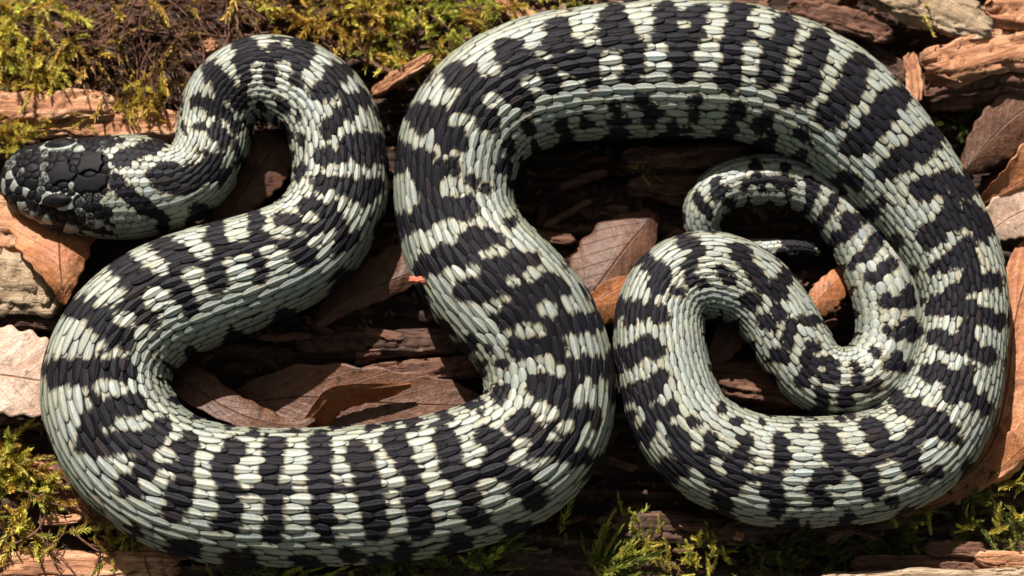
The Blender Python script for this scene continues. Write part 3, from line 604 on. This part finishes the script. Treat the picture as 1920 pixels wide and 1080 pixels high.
# ------------------------------------------------------------------ leaves
def leaf(label, mid, wl, wr, zl, zr, mat, ripple=3, seed=1, curl=1.6):
    """mid: (x, y, z) px points of the midrib; wl/wr widths in px, zl/zr height of the margin over the rib"""
    mid = np.array(mid, float); n = len(mid)
    A = np.column_stack([mid, np.resize(wl, n), np.resize(wr, n), np.resize(zl, n), np.resize(zr, n)])
    Q = catmull(A, 12); nu = len(Q); nv = 25
    M3 = P(Q[:, 0], Q[:, 1], Q[:, 2] * PX)
    t = np.gradient(M3, axis=0); t /= np.linalg.norm(t, axis=1)[:, None] + 1e-12
    side = np.cross([0, 0, 1.0], t); side /= np.linalg.norm(side, axis=1)[:, None] + 1e-12
    v = np.linspace(-1, 1, nv)
    u = np.linspace(0, 1, nu)
    w_ = np.where(v[None] < 0, np.maximum(Q[:, 4:5], 0), np.maximum(Q[:, 3:4], 0)) * PX
    ze = np.where(v[None] < 0, Q[:, 6:7], Q[:, 5:6]) * PX
    av = np.abs(v)[None]
    wob = 1 + .05 * np.sin(u[:, None] * 47 + seed) * (av > .9)
    pos = M3[:, None, :] + side[:, None, :] * (np.sign(v)[None] * av * w_ * wob)[..., None]
    fr = u[:, None] * 9 - av * 2.6
    z = ze * av ** curl + ripple * PX * .22 * (np.cos(2 * math.pi * (fr - .5)) * .5 - .5) * sstep(.02, .2, av) * sstep(1.05, .6, av) \
        + ripple * PX * 2.6 * (fbm(pos[..., 0], pos[..., 1], 110, 110, seed, 3) - .5) * av
    pos = pos + np.array([0, 0, 1.0]) * z[..., None]
    V1 = pos.reshape(-1, 3); o_ = V1.mean(0)
    V2 = V1 - np.array([0, 0, 1.6 * PX])
    uv1 = np.stack(np.meshgrid(u, v, indexing='ij'), -1).reshape(-1, 2)
    f1 = grid_faces(nu, nv); f2 = f1[:, ::-1] + nu * nv
    rim = []
    loop = [i * nv for i in range(nu)] + [(nu - 1) * nv + j for j in range(1, nv)] + [i * nv + nv - 1 for i in range(nu - 2, -1, -1)] + [j for j in range(nv - 2, 0, -1)]
    for a_, b_ in zip(loop, loop[1:] + loop[:1]): rim.append((a_, b_, b_ + nu * nv, a_ + nu * nv))
    o = mesh_obj('leaf', np.vstack([V1, V2]) - o_, np.vstack([f1, f2, np.array(rim)]), mat, uv=np.vstack([uv1, uv1]))
    o.location = o_
    tag(o, label, 'leaf'); return o

leaf('orange dead leaf with dark veins hanging just below the snake\'s head', [(120, 572, 40), (116, 530, 62), (112, 480, 66), (112, 430, 40), (120, 395, 20)],
     [4, 26, 62, 90, 95], [4, 26, 50, 72, 88], [0, 8, 14, 6, 0], [0, -14, -22, -20, -10], LF_ORANGE, 7, 3)
leaf('pale pinkish dead leaf sticking out left of the coil, lit by the sun', [(-120, 700, 40), (-60, 698, 62), (10, 705, 70), (80, 715, 60), (150, 720, 30)],
     [60, 92, 95, 80, 30], [60, 80, 74, 66, 30], [-6, -8, -12, -12, 0], [6, 4, 8, 4, 0], LF_PINK, 6, 5)
leaf('brown curled dead leaf lying inside the left coil opening', [(318, 700, 30), (356, 722, 46), (420, 762, 60), (480, 787, 62), (548, 798, 46), (590, 785, 40)],
     [28, 40, 34, 30, 12, 3], [26, 32, 26, 22, 12, 4], [-4, -10, -14, -16, -6, 0], [2, 6, 4, 0, 0, 0], LF_BROWN, 2, 8)
leaf('thin wavy upturned leaf edge behind the brown curled leaf', [(566, 800, 26), (592, 775, 46), (620, 742, 56), (664, 730, 54), (712, 727, 48), (770, 720, 38)],
     [5, 12, 12, 9, 8, 3], [6, 26, 28, 24, 18, 4], [0, 8, 12, 10, 6, 0], [-20, -44, -46, -40, -34, -10], LF_ORANGE, 2, 4, 1.2)
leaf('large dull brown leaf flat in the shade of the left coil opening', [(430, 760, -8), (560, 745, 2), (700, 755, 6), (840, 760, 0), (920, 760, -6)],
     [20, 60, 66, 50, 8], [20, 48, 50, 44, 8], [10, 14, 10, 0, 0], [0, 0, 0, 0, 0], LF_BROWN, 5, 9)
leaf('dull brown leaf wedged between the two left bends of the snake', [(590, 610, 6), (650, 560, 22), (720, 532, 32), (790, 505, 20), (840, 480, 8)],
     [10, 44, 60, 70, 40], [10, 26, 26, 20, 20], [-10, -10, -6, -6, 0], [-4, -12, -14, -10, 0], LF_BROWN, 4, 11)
leaf('red brown leaf standing half lit in the middle opening', [(1230, 400, 10), (1185, 450, 30), (1140, 510, 44), (1100, 565, 40), (1070, 610, 10)],
     [10, 52, 70, 50, 10], [20, 70, 78, 56, 10], [-10, -16, -22, -18, 0], [-10, -20, -30, -20, 0], LF_BROWN, 4, 14)
leaf('folded tan leaf piece against the small loop in the middle', [(1060, 590, 40), (1110, 568, 60), (1150, 545, 62), (1200, 520, 40)],
     [8, 16, 22, 10], [10, 40, 60, 30], [2, 4, 6, 0], [-16, -24, -22, 0], LF_ORANGE, 3, 15)
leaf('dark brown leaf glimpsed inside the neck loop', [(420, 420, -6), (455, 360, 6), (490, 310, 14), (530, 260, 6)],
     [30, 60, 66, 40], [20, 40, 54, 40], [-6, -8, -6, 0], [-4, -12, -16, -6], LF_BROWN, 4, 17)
leaf('small orange leaf lit by the sun in the opening beside the tail', [(1500, 600, 10), (1530, 568, 26), (1556, 540, 30), (1590, 505, 14)],
     [10, 22, 26, 16], [8, 30, 34, 20], [-6, -8, -8, 0], [-10, -14, -12, 0], LF_ORANGE, 3, 18)
leaf('brown leaf scrap under the small loop', [(1320, 690, -8), (1352, 650, 0), (1372, 610, 4), (1390, 570, 0)],
     [8, 22, 24, 14], [8, 30, 36, 14], [0, 0, -4, 0], [0, -6, -4, 0], LF_BROWN, 3, 19)
leaf('large orange leaf hugging the right hand bend of the snake', [(1660, 975, 4), (1760, 930, 22), (1850, 850, 36), (1885, 740, 44), (1900, 620, 46), (1925, 520, 40), (1960, 440, 30)],
     [10, 22, 50, 50, 44, 44, 30], [8, 20, 54, 72, 74, 70, 30], [-8, -10, -20, -20, -16, -8, 0], [-2, 4, 16, 24, 22, 12, 0], LF_ORANGE, 8, 22)
leaf('pale pink leaf in full sun at the right border above the orange leaf', [(1835, 462, 30), (1870, 425, 52), (1915, 398, 60), (1985, 370, 56)],
     [6, 40, 52, 40], [6, 30, 46, 40], [2, 10, 8, 0], [-6, -8, -8, 0], LF_PINK, 5, 24)
leaf('orange leaf with a rolled rim at the right border, half in shade', [(1828, 392, 30), (1858, 372, 64), (1895, 352, 74), (1950, 320, 70), (2010, 280, 50)],
     [4, 20, 34, 60, 60], [6, 22, 30, 30, 20], [2, 16, 26, 24, 0], [-10, -30, -40, -30, 0], LF_ORANGE, 4, 25)
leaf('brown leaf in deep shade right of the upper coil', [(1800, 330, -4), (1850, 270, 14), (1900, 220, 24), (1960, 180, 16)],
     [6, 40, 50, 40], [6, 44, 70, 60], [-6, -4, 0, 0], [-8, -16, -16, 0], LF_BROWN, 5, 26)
leaf('bright orange leaf corner below the pale leaf at the right border', [(1830, 905, 22), (1875, 880, 44), (1920, 840, 60), (1985, 790, 60)],
     [4, 26, 40, 40], [6, 22, 24, 20], [-2, -4, 0, 0], [-4, -14, -16, 0], LF_ORANGE, 4, 28)
leaf('reddish leaf lying low along the lower edge of the right coil', [(1560, 1000, 0), (1640, 985, 4), (1720, 962, 6), (1800, 925, 6)],
     [6, 18, 24, 8], [4, 12, 14, 6], [-4, -6, -6, 0], [-2, -2, -2, 0], LF_BROWN, 3, 29)
leaf('brown curled leaf lying in the moss under the lower left bend', [(250, 1052, 6), (285, 1036, 18), (330, 1028, 20), (380, 1040, 8)],
     [4, 14, 16, 6], [4, 14, 14, 6], [4, 10, 10, 0], [-2, -2, -2, 0], LF_ORANGE, 3, 31)

# ------------------------------------------------------------------ wood
def wood(name, label, p0, p1, w, z, th, mat, seed=1, cat='wood', taper=.55, rough=1.0, group=None, bow=0, jag=.5):
    g = np.random.default_rng(seed)
    a = P(p0[0], p0[1], z * PX); b = P(p1[0], p1[1], z * PX)
    d = b - a; L = np.linalg.norm(d[:2]); ang = math.atan2(d[1], d[0])
    nu, nv = max(18, int(L / PX / 7)), 36
    nu = min(nu, 90)
    ph = np.linspace(0, 2 * math.pi, nv, endpoint=False)
    u = np.linspace(0, 1, nu)
    W2 = w * PX / 2; T2 = th * PX / 2
    prof = (1 - np.abs(2 * u - 1) ** 3.0) ** .4 * (1 - taper) + taper
    prof[0] *= .55; prof[-1] *= .55
    c, s_ = np.cos(ph), np.sin(ph)
    ry = np.sign(c) * np.abs(c) ** .7; rz = np.sign(s_) * np.abs(s_) ** .6
    grain = fbm(np.zeros(nv) + seed, ph, 3, 5.5, seed, 3)[None]                          # ridges that run the length
    drift = fbm(u[:, None] * 4 + 0 * ph[None], ph[None] + 0 * u[:, None], 1.0, 4.5, seed + 3, 4)
    r = 1 + rough * ((grain - .5) * .75 + (drift - .5) * .75)
    cut = np.abs((fbm(u[:, None] * 2.2 + 0 * ph[None], ry[None] * .8 + 0 * u[:, None], 1.0, 5, seed + 9, 2) * 9) % 1 - .5)
    X = (u[:, None] - .5) * L + (g.random(nv)[None] - .5) * jag * min(L * .3, W2 * 1.6) * (np.abs(2 * u - 1) ** 4)[:, None]
    Y = ry[None] * W2 * prof[:, None] * r + bow * PX * np.sin(u * math.pi)[:, None]
    Y = Y + (fbm(u * 5, u * 0, 1, 1, seed + 5, 3)[:, None] - .5) * W2 * .6
    Z = rz[None] * T2 * (.6 + .4 * prof[:, None]) * r - (cut < .1) * (rz[None] > .2) * T2 * .35
    V = np.stack([X, Y, Z], -1).reshape(-1, 3)
    V = np.vstack([V, [[-L / 2, 0, 0], [L / 2, 0, 0]]]); n0 = nu * nv
    F4 = grid_faces(nu, nv, True)[:, ::-1].tolist()
    for j in range(nv):
        F4.append((n0, j, (j + 1) % nv)); F4.append((n0 + 1, (nu - 1) * nv + (j + 1) % nv, (nu - 1) * nv + j))
    o = mesh_obj(name, V, F4, mat)
    o.location = (a + b) / 2; o.rotation_euler = (0, 0, ang)
    tag(o, label, cat, group); return o

K = 'bark'
wood('bark_slab', 'long orange bark slab left of the neck, the upper of two', (-60, 205), (215, 200), 56, 40, 40, W_ORANGE, 3, K)
wood('bark_slab', 'orange bark slab just under the upper slab left of the neck', (-80, 246), (150, 238), 34, 26, 34, W_ORANGE, 4, K)
wood('bark_slab', 'orange bark slab that runs behind the back of the head up to the neck', (130, 240), (400, 236), 56, 30, 34, W_ORANGE, 5, K)
wood('bark_slab', 'red brown bark at the left border below the snout', (-60, 415), (70, 425), 100, 10, 40, W_ORANGE, 6, K)
wood('bark_slab', 'rolled tan bark piece at the left border beside the orange leaf', (-60, 530), (110, 540), 110, 16, 60, W_PALE, 7, K, rough=1.3)
wood('bark_slab', 'dark bark strip below the rolled tan piece at the left border', (-60, 600), (120, 606), 30, 6, 30, W_DARK, 8, K)
wood('bark_slab', 'pale lichen grey bark slab at the top border, right of the upper coil', (1620, -26), (1850, 58), 70, 66, 34, W_PALE, 10, K, rough=1.3)
wood('bark_slab', 'brown ribbed bark under the pale slab near the top border', (1480, 20), (1670, 62), 46, 30, 40, W_BROWN, 11, K)
wood('bark_slab', 'thick orange bark chunk in the upper right corner, the higher one', (1850, 20), (1990, 30), 70, 60, 50, W_ORANGE, 12, K)
wood('bark_slab', 'long orange split wood across the upper right, below the corner chunk', (1740, 128), (1990, 78), 84, 46, 60, W_ORANGE, 13, K, rough=1.3)
wood('bark_slab', 'brown wood block tucked under the orange split wood on the right', (1730, 176), (1960, 138), 60, 18, 60, W_BROWN, 14, K)
wood('bark_slab', 'short upright tan splinter right of the upper coil', (1706, 104), (1716, 198), 28, 34, 26, W_ORANGE, 15, K)
wood('bark_slab', 'thin upright splinter beside the tan one, right of the upper coil', (1734, 110), (1732, 190), 14, 24, 20, W_BROWN, 16, K)
wood('bark_slab', 'small brown splinter pointing at the shaded leaf on the right', (1742, 205), (1782, 180), 16, 20, 14, W_BROWN, 17, K)
wood('bark_slab', 'dark wood ridge along the outside of the upper right bend', (1560, 60), (1710, 150), 44, -10, 40, W_DARK, 18, K)
wood('bark_slab', 'grey brown wood ridge behind the upright splinters', (1600, 110), (1760, 150), 40, -14, 40, W_BROWN, 19, K)
wood('twig', 'orange broken twig slanting down between the neck loop and the upper coil', (700, 176), (808, 104), 26, 60, 24, W_ORANGE, 20, 'twig', rough=.8)
wood('twig', 'thin brown twig crossing behind the slanting orange twig', (600, 70), (760, 150), 10, 50, 10, W_BROWN, 21, 'twig')
wood('twig', 'flat orange brown stick at the top border left of the upper coil', (915, -30), (1010, 56), 34, 46, 14, W_ORANGE, 22, 'twig')
wood('wood_fragment', 'tiny orange stub above the left shoulder of the neck loop', (386, 78), (404, 96), 24, 40, 22, W_ORANGE, 23, 'wood chip')
wood('bark_slab', 'upper ribbed wood layer in the dark middle opening', (1165, 300), (1400, 292), 46, 8, 44, W_BROWN, 24, K)
wood('bark_slab', 'lower ribbed wood layer in the dark middle opening', (1180, 352), (1400, 360), 40, -6, 40, W_BROWN, 25, K)
wood('bark_slab', 'smooth dark wood ridge seen through the small loop opening', (1300, 700), (1560, 730), 70, -22, 40, W_BROWN, 26, K)
wood('bark_slab', 'dark wood ridge seen through the left coil opening', (560, 650), (900, 640), 50, -20, 40, W_DARK, 27, K)
wood('bark_slab', 'brown wood ridge by the right end of the left coil opening', (680, 706), (930, 686), 44, -14, 40, W_BROWN, 28, K)
wood('bark_slab', 'short reddish bark strip lying in the moss near the lower right corner', (1738, 1030), (1845, 1028), 28, 20, 16, W_BROWN, 29, K)
wood('bark_slab', 'tan bark strip at the lower right border', (1830, 1050), (1990, 1052), 30, 24, 20, W_ORANGE, 30, K)
wood('bark_slab', 'long sunlit grey wood edge along the bottom border at the right', (1540, 1092), (1990, 1086), 40, 30, 26, W_PALE, 31, K)
wood('bark_slab', 'brown wood ledge under the lower right moss', (1600, 1058), (1830, 1056), 30, 4, 26, W_BROWN, 32, K)
wood('bark_slab', 'pale orange wood at the bottom border under the lower left bend', (-40, 1062), (330, 1060), 56, 12, 30, W_ORANGE, 33, K)
wood('bark_slab', 'red brown bark behind the yellow moss on the lower left', (70, 885), (240, 960), 80, 4, 40, W_BROWN, 34, K)
wood('bark_slab', 'brown wood ridge under the small right loop, left of the green moss', (1120, 985), (1440, 1000), 50, -12, 40, W_DARK, 35, K)
wood('wood_fragment', 'small orange chip under the lower edge of the right coil', (1374, 1000), (1394, 1006), 18, 8, 12, W_ORANGE, 36, 'wood chip')
wood('wood_fragment', 'small pale chip lying in the moss above the upper coil', (868, 76), (900, 88), 24, 40, 14, W_PALE, 37, 'wood chip')
wood('wood_fragment', 'pinkish chip against the outer edge of the upper coil', (896, 92), (950, 78), 20, 60, 8, W_ORANGE, 38, 'wood chip')
wood('wood_fragment', 'pale chip at the top border left of the upper coil', (1052, 10), (1066, 34), 16, 40, 14, W_PALE, 39, 'wood chip')

def mat_red():
    m = NT('red_fragment'); tc = m.n('TexCoord').outputs['Object']
    n = m.noise(tc, 2500, 3, .6)
    m.l(m.ramp(n, [(.3, (.42, .07, .03)), (.7, (.72, .20, .10))]), m.b.inputs['Base Color']); m.b.inputs['Roughness'].default_value = .6
    m.l(m.bump(n, .0002), m.b.inputs['Normal']); return m.m
zz = None
wood('plant_fragment', 'tiny bright red orange fragment stuck on the left bend of the middle coil', (768, 523), (803, 526), 10, 150, 8, mat_red(), 41, 'fragment', taper=.8)

# ------------------------------------------------------------------ more splinters among the moss
def rnd_splinters(n, x0, x1, y0, y1, mats, label, group, seed, lw=(30, 90), zz=(-10, 25)):
    g = random.Random(seed); Vs, Fs = [], []; o_ = 0
    for k in range(n):
        x, y = g.uniform(x0, x1), g.uniform(y0, y1); L = g.uniform(*lw); a = g.gauss(0, .35)
        o = wood('wood_splinter', 'x', (x, y), (x + L * math.cos(a), y + L * math.sin(a)), g.uniform(7, 20), g.uniform(*zz), g.uniform(6, 16),
             g.choice(mats), seed * 50 + k, 'splinter')
        M = Matrix.Translation(o.location) @ o.rotation_euler.to_matrix().to_4x4()
        Vs += [M @ v.co for v in o.data.vertices]; Fs += [tuple(q + o_ for q in p.vertices) for p in o.data.polygons]; o_ = len(Vs)
        bpy.data.objects.remove(o)
    c = sum(Vs, Vector()) / len(Vs)
    o = mesh_obj('wood_splinters', [v - c for v in Vs], Fs, mats[-1]); o.location = c
    tag(o, label, 'splinters', kind='stuff')
rnd_splinters(16, 130, 480, -20, 170, [W_DARK, W_BROWN, W_BROWN], 'thin dark splinters among the dry moss stems at the upper left', 'splinters in the upper left moss', 2)
rnd_splinters(12, 1420, 1900, -20, 330, [W_DARK, W_BROWN, W_BROWN], 'small brown splinters in the shaded rotten wood at the upper right', 'splinters in the upper right wood', 3)
rnd_splinters(14, 1080, 1900, 975, 1080, [W_DARK, W_BROWN], 'small brown splinters under the lower right moss', 'splinters in the lower right moss', 4)
rnd_splinters(9, 0, 380, 850, 1080, [W_BROWN, W_ORANGE], 'small brown splinters under the lower left moss', 'splinters in the lower left moss', 6)
rnd_splinters(10, 600, 1000, 0, 200, [W_BROWN, W_DARK], 'small brown splinters between the moss tufts at the top', 'splinters in the top moss', 8)

# ------------------------------------------------------------------ moss
def moss_shoot(seed, L=1.0, leaflets=46, dry=0):
    g = np.random.default_rng(seed); V = []; Fq = []; tv = []
    n = 9; t = np.linspace(0, 1, n)
    bend = g.uniform(.2, .7); a0 = g.uniform(0, 6.28)
    cx = bend * t ** 2 * math.cos(a0) * L; cy = bend * t ** 2 * math.sin(a0) * L; cz = (t - .3 * bend * t ** 2) * L
    cen = np.stack([cx, cy, cz], 1)
    r = .018 * L * (1 - .5 * t)
    for i in range(n):
        for k in range(3):
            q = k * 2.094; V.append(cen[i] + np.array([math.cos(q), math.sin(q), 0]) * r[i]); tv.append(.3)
    for i in range(n - 1):
        for k in range(3): Fq.append((i * 3 + k, i * 3 + (k + 1) % 3, (i + 1) * 3 + (k + 1) % 3, (i + 1) * 3 + k))
    for m in range(leaflets):
        u = .12 + .88 * (m / leaflets) ** .9; c = np.array([np.interp(u, t, cen[:, k]) for k in range(3)])
        u2 = min(1, u + .05); ax = np.array([np.interp(u2, t, cen[:, k]) for k in range(3)]) - np.array([np.interp(u2 - .06, t, cen[:, k]) for k in range(3)])
        ax /= np.linalg.norm(ax) + 1e-9
        ph = m * 2.4 + g.uniform(-.3, .3)
        rad = np.array([math.cos(ph), math.sin(ph), 0]); rad -= ax * (rad @ ax); rad /= np.linalg.norm(rad) + 1e-9
        spread = g.uniform(.55, 1.1) * (1 - .55 * u)
        d = ax * (1 - spread * .4) + rad * spread; d /= np.linalg.norm(d)
        ll = L * g.uniform(.16, .27) * (1 - .25 * u); sw = np.cross(d, ax); sw /= np.linalg.norm(sw) + 1e-9
        wd = ll * .125; up = np.cross(sw, d)
        b0 = len(V); mid_ = c + d * ll * .45 + up * ll * .04; tip = c + d * ll - up * ll * .12 * g.uniform(-1, 1)
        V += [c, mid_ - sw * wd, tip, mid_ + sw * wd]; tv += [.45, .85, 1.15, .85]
        Fq.append((b0, b0 + 1, b0 + 2, b0 + 3))
    return np.array(V), np.array(Fq), np.array(tv)
SHOOTS = [moss_shoot(s, 1.0, 60) for s in range(8)]
SPARSE = [moss_shoot(s + 40, 1.0, 20) for s in range(6)]
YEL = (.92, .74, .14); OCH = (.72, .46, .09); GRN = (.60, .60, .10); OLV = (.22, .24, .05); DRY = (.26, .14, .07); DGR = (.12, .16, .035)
def moss(label, poly, n, size, cols, seed, lean=(0, 0), z=0, variants=SHOOTS, tilt=(.5, 1.35)):
    g = random.Random(seed); Vs, Fs, Cs_ = [], [], []; o_ = 0; k = 0
    xs = [p[0] for p in poly]; ys = [p[1] for p in poly]
    def inside(x, y):
        c = False; j = len(poly) - 1
        for i in range(len(poly)):
            if (ys[i] > y) != (ys[j] > y) and x < (xs[j] - xs[i]) * (y - ys[i]) / (ys[j] - ys[i]) + xs[i]: c = not c
            j = i
        return c
    clump = [(g.uniform(min(xs), max(xs)), g.uniform(min(ys), max(ys)), g.uniform(12, 42)) for _ in range(max(4, n // 9))]
    while k < n:
        cx, cy, cr = g.choice(clump)
        x, y = g.gauss(cx, cr), g.gauss(cy, cr)
        if not inside(x, y): 
            if g.random() < .04: k += 1
            continue
        k += 1
        v, f, tvv = g.choice(variants)
        L = g.uniform(*size) * PX * .86; zb = z + g.uniform(-14, 8)
        ax = Vector((math.cos(a := g.uniform(0, 6.28)), math.sin(a), 0))
        R = Matrix.Rotation(g.uniform(*tilt), 3, ax)
        R = np.array(R @ Matrix.Rotation(g.uniform(0, 6.28), 3, 'Z'))
        lv = np.array([lean[0], lean[1], 0])
        p = v @ R.T + lv * (v[:, 2:3] ** 2)
        p[:, 2] = np.abs(p[:, 2]) * .9
        p = p * L + P(x, y, zb * PX)
        c = np.array(g.choice(cols)) * g.uniform(.65, 1.25)
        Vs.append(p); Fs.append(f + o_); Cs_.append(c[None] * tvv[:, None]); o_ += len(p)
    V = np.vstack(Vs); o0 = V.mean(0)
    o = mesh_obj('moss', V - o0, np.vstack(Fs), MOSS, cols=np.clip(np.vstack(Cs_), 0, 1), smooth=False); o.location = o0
    tag(o, label, 'moss', kind='stuff'); return o
def box(x0, y0, x1, y1): return [(x0, y0), (x1, y0), (x1, y1), (x0, y1)]
moss('bright yellow moss in the upper left corner', [(-40, -30), (120, -30), (150, 70), (110, 140), (60, 165), (-40, 160)], 170, (45, 95), [YEL, YEL, OCH, GRN], 1, (0, -.4), 30)
moss('green moss fringe on the upper bark slab at the left', box(-30, 135, 120, 165), 30, (30, 60), [GRN, YEL], 2, (0, -.3), 46)
moss('brown dried moss stems left of the neck loop', [(100, -40), (480, -40), (420, 60), (350, 120), (330, 165), (150, 160)], 150, (60, 120), [DRY, DRY, OCH, (.12, .06, .035)], 3, (.1, -.7), 22, SPARSE + SHOOTS[:2], (.6, 1.4))
moss('ochre moss behind the top of the neck loop', [(450, -40), (700, -40), (720, 80), (640, 100), (560, 60), (470, 50)], 150, (50, 95), [OCH, OCH, YEL, DRY], 4, (.2, -.3), 24)
moss('bright green and yellow moss at the top between neck loop and upper coil', [(640, -40), (960, -40), (940, 70), (850, 120), (770, 130), (700, 90)], 270, (40, 90), [YEL, GRN, OCH, GRN], 5, (0, -.2), 34)
moss('thin moss fringe at the top border left of the upper coil', [(1000, -40), (1120, -40), (1080, 10), (1010, 25)], 30, (30, 60), [GRN, YEL], 6, (0, 0), 26)
moss('ochre moss tuft growing over the bark beside the neck', [(225, 160), (320, 160), (320, 235), (235, 225)], 70, (30, 62), [OCH, YEL, OCH], 7, (.2, -.1), 42)
moss('yellow moss just above the snout', [(-30, 228), (60, 222), (165, 236), (110, 250), (50, 272), (-30, 290)], 80, (30, 60), [YEL, YEL, OCH], 8, (.3, .1), 40)
moss('yellow tipped moss at the lower left corner', [(-40, 840), (40, 835), (95, 880), (110, 950), (190, 1010), (150, 1030), (-40, 1030)], 150, (50, 100), [YEL, YEL, OCH, GRN], 9, (.1, -.1), 14)
moss('small moss tuft under the lower left bend', [(150, 920), (240, 980), (340, 1040), (350, 1090), (210, 1090), (180, 1010)], 80, (35, 70), [YEL, GRN, OCH], 10, (.2, .1), 12)
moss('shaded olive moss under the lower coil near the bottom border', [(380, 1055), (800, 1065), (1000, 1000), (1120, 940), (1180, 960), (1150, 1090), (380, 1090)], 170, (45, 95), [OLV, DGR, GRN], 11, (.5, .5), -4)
moss('bright green moss at the bottom border below the right loop', [(1140, 980), (1260, 960), (1330, 1000), (1400, 1040), (1500, 1090), (1130, 1090)], 60, (34, 62), [GRN, YEL, YEL], 12, (0, .2), 8)
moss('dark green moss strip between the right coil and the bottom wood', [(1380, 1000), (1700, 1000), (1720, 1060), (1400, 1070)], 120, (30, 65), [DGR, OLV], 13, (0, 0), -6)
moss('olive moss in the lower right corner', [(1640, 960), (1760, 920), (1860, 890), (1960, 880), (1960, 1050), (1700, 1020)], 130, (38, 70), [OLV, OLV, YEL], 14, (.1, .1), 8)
moss('single green moss strand hanging over the pale slab at the top right', box(1716, -20, 1736, 66), 9, (30, 50), [GRN, YEL], 15, (0, -.6), 88)
moss('small moss sprig on the ribbed wood in the dark middle opening', box(1190, 290, 1225, 335), 9, (25, 45), [OLV, GRN], 16, (0, -.2), 26)
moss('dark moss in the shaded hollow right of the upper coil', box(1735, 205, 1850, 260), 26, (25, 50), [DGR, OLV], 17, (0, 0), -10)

# dry roots and stems
def roots(label, x0, x1, y0, y1, n, seed, z=20):
    g = random.Random(seed); V, Fq = [], []
    for k in range(n):
        x, y = g.uniform(x0, x1), g.uniform(y0, y1); a = g.gauss(-1.2, .9); L = g.uniform(50, 170); r = g.uniform(.8, 2.4) * PX
        zb = g.uniform(z - 12, z + 30); m = 12; b0 = len(V); da = g.uniform(-.16, .16)
        for i in range(m):
            p = P(x, y, zb * PX)
            for q in range(4):
                V.append((p[0] - math.sin(a) * math.cos(q * 1.571) * r, p[1] + math.cos(a) * math.cos(q * 1.571) * r, p[2] + math.sin(q * 1.571) * r))
            x += math.cos(a) * L / m; y += math.sin(a) * L / m * -1; a += da + g.uniform(-.12, .12); zb += g.uniform(-3, 2)
        for i in range(m - 1):
            for q in range(4): Fq.append((b0 + i * 4 + q, b0 + i * 4 + (q + 1) % 4, b0 + (i + 1) * 4 + (q + 1) % 4, b0 + (i + 1) * 4 + q))
    o = mesh_obj('dry_roots', np.array(V), np.array(Fq), W_BROWN); tag(o, label, 'roots', kind='stuff')
roots('tangle of thin dry roots and stems at the upper left', 100, 520, -40, 120, 120, 5, 26)
roots('few thin dry roots in the top moss', 560, 950, -20, 120, 40, 6, 34)
roots('thin dry roots in the lower left moss', 0, 300, 880, 1080, 30, 7, 18)

# crumbs of rotten wood and soil
def crumbs():
    g = np.random.default_rng(12); n = 5200
    x = g.uniform(-.115, .115, n); y = g.uniform(-.07, .075, n); z = ground_h(x, y)
    sz = g.lognormal(-8.1, .45, n); el = g.uniform(1, 4.5, n)
    base = np.array([(-1, -1, -1), (1, -1, -1), (1, 1, -1), (-1, 1, -1), (-.7, -.6, 1), (.8, -.7, 1), (.6, .7, 1), (-.8, .6, 1)], float)
    f = np.array([(0, 3, 2, 1), (4, 5, 6, 7), (0, 1, 5, 4), (1, 2, 6, 5), (2, 3, 7, 6), (3, 0, 4, 7)])
    V = base[None] * (1 + g.uniform(-.35, .35, (n, 8, 3))) * np.stack([sz * el, sz, sz * .5], 1)[:, None]
    a = g.normal(0, .7, n); t = g.normal(0, .35, n)
    X = V[..., 0] * np.cos(a)[:, None] - V[..., 1] * np.sin(a)[:, None]; Y = V[..., 0] * np.sin(a)[:, None] + V[..., 1] * np.cos(a)[:, None]
    Z = V[..., 2] + V[..., 0] * np.sin(t)[:, None]
    V = np.stack([X + x[:, None], Y + y[:, None], Z + z[:, None] + sz[:, None] * .4], -1).reshape(-1, 3)
    o = mesh_obj('wood_crumbs', V, (f[None] + (np.arange(n) * 8)[:, None, None]).reshape(-1, 4), W_BROWN, smooth=False)
    tag(o, 'loose crumbs of rotten wood and soil scattered over the ground', 'litter', kind='stuff')
crumbs()
rnd_splinters(12, 980, 1320, 290, 560, [W_DARK, W_BROWN], 'small brown splinters in the shaded middle opening', 'splinters in the middle opening', 9, (30, 110), (-20, 5))
rnd_splinters(9, 420, 880, 560, 700, [W_DARK, W_BROWN], 'small brown splinters in the shaded left coil opening', 'splinters in the left coil opening', 10, (30, 110), (-20, 5))
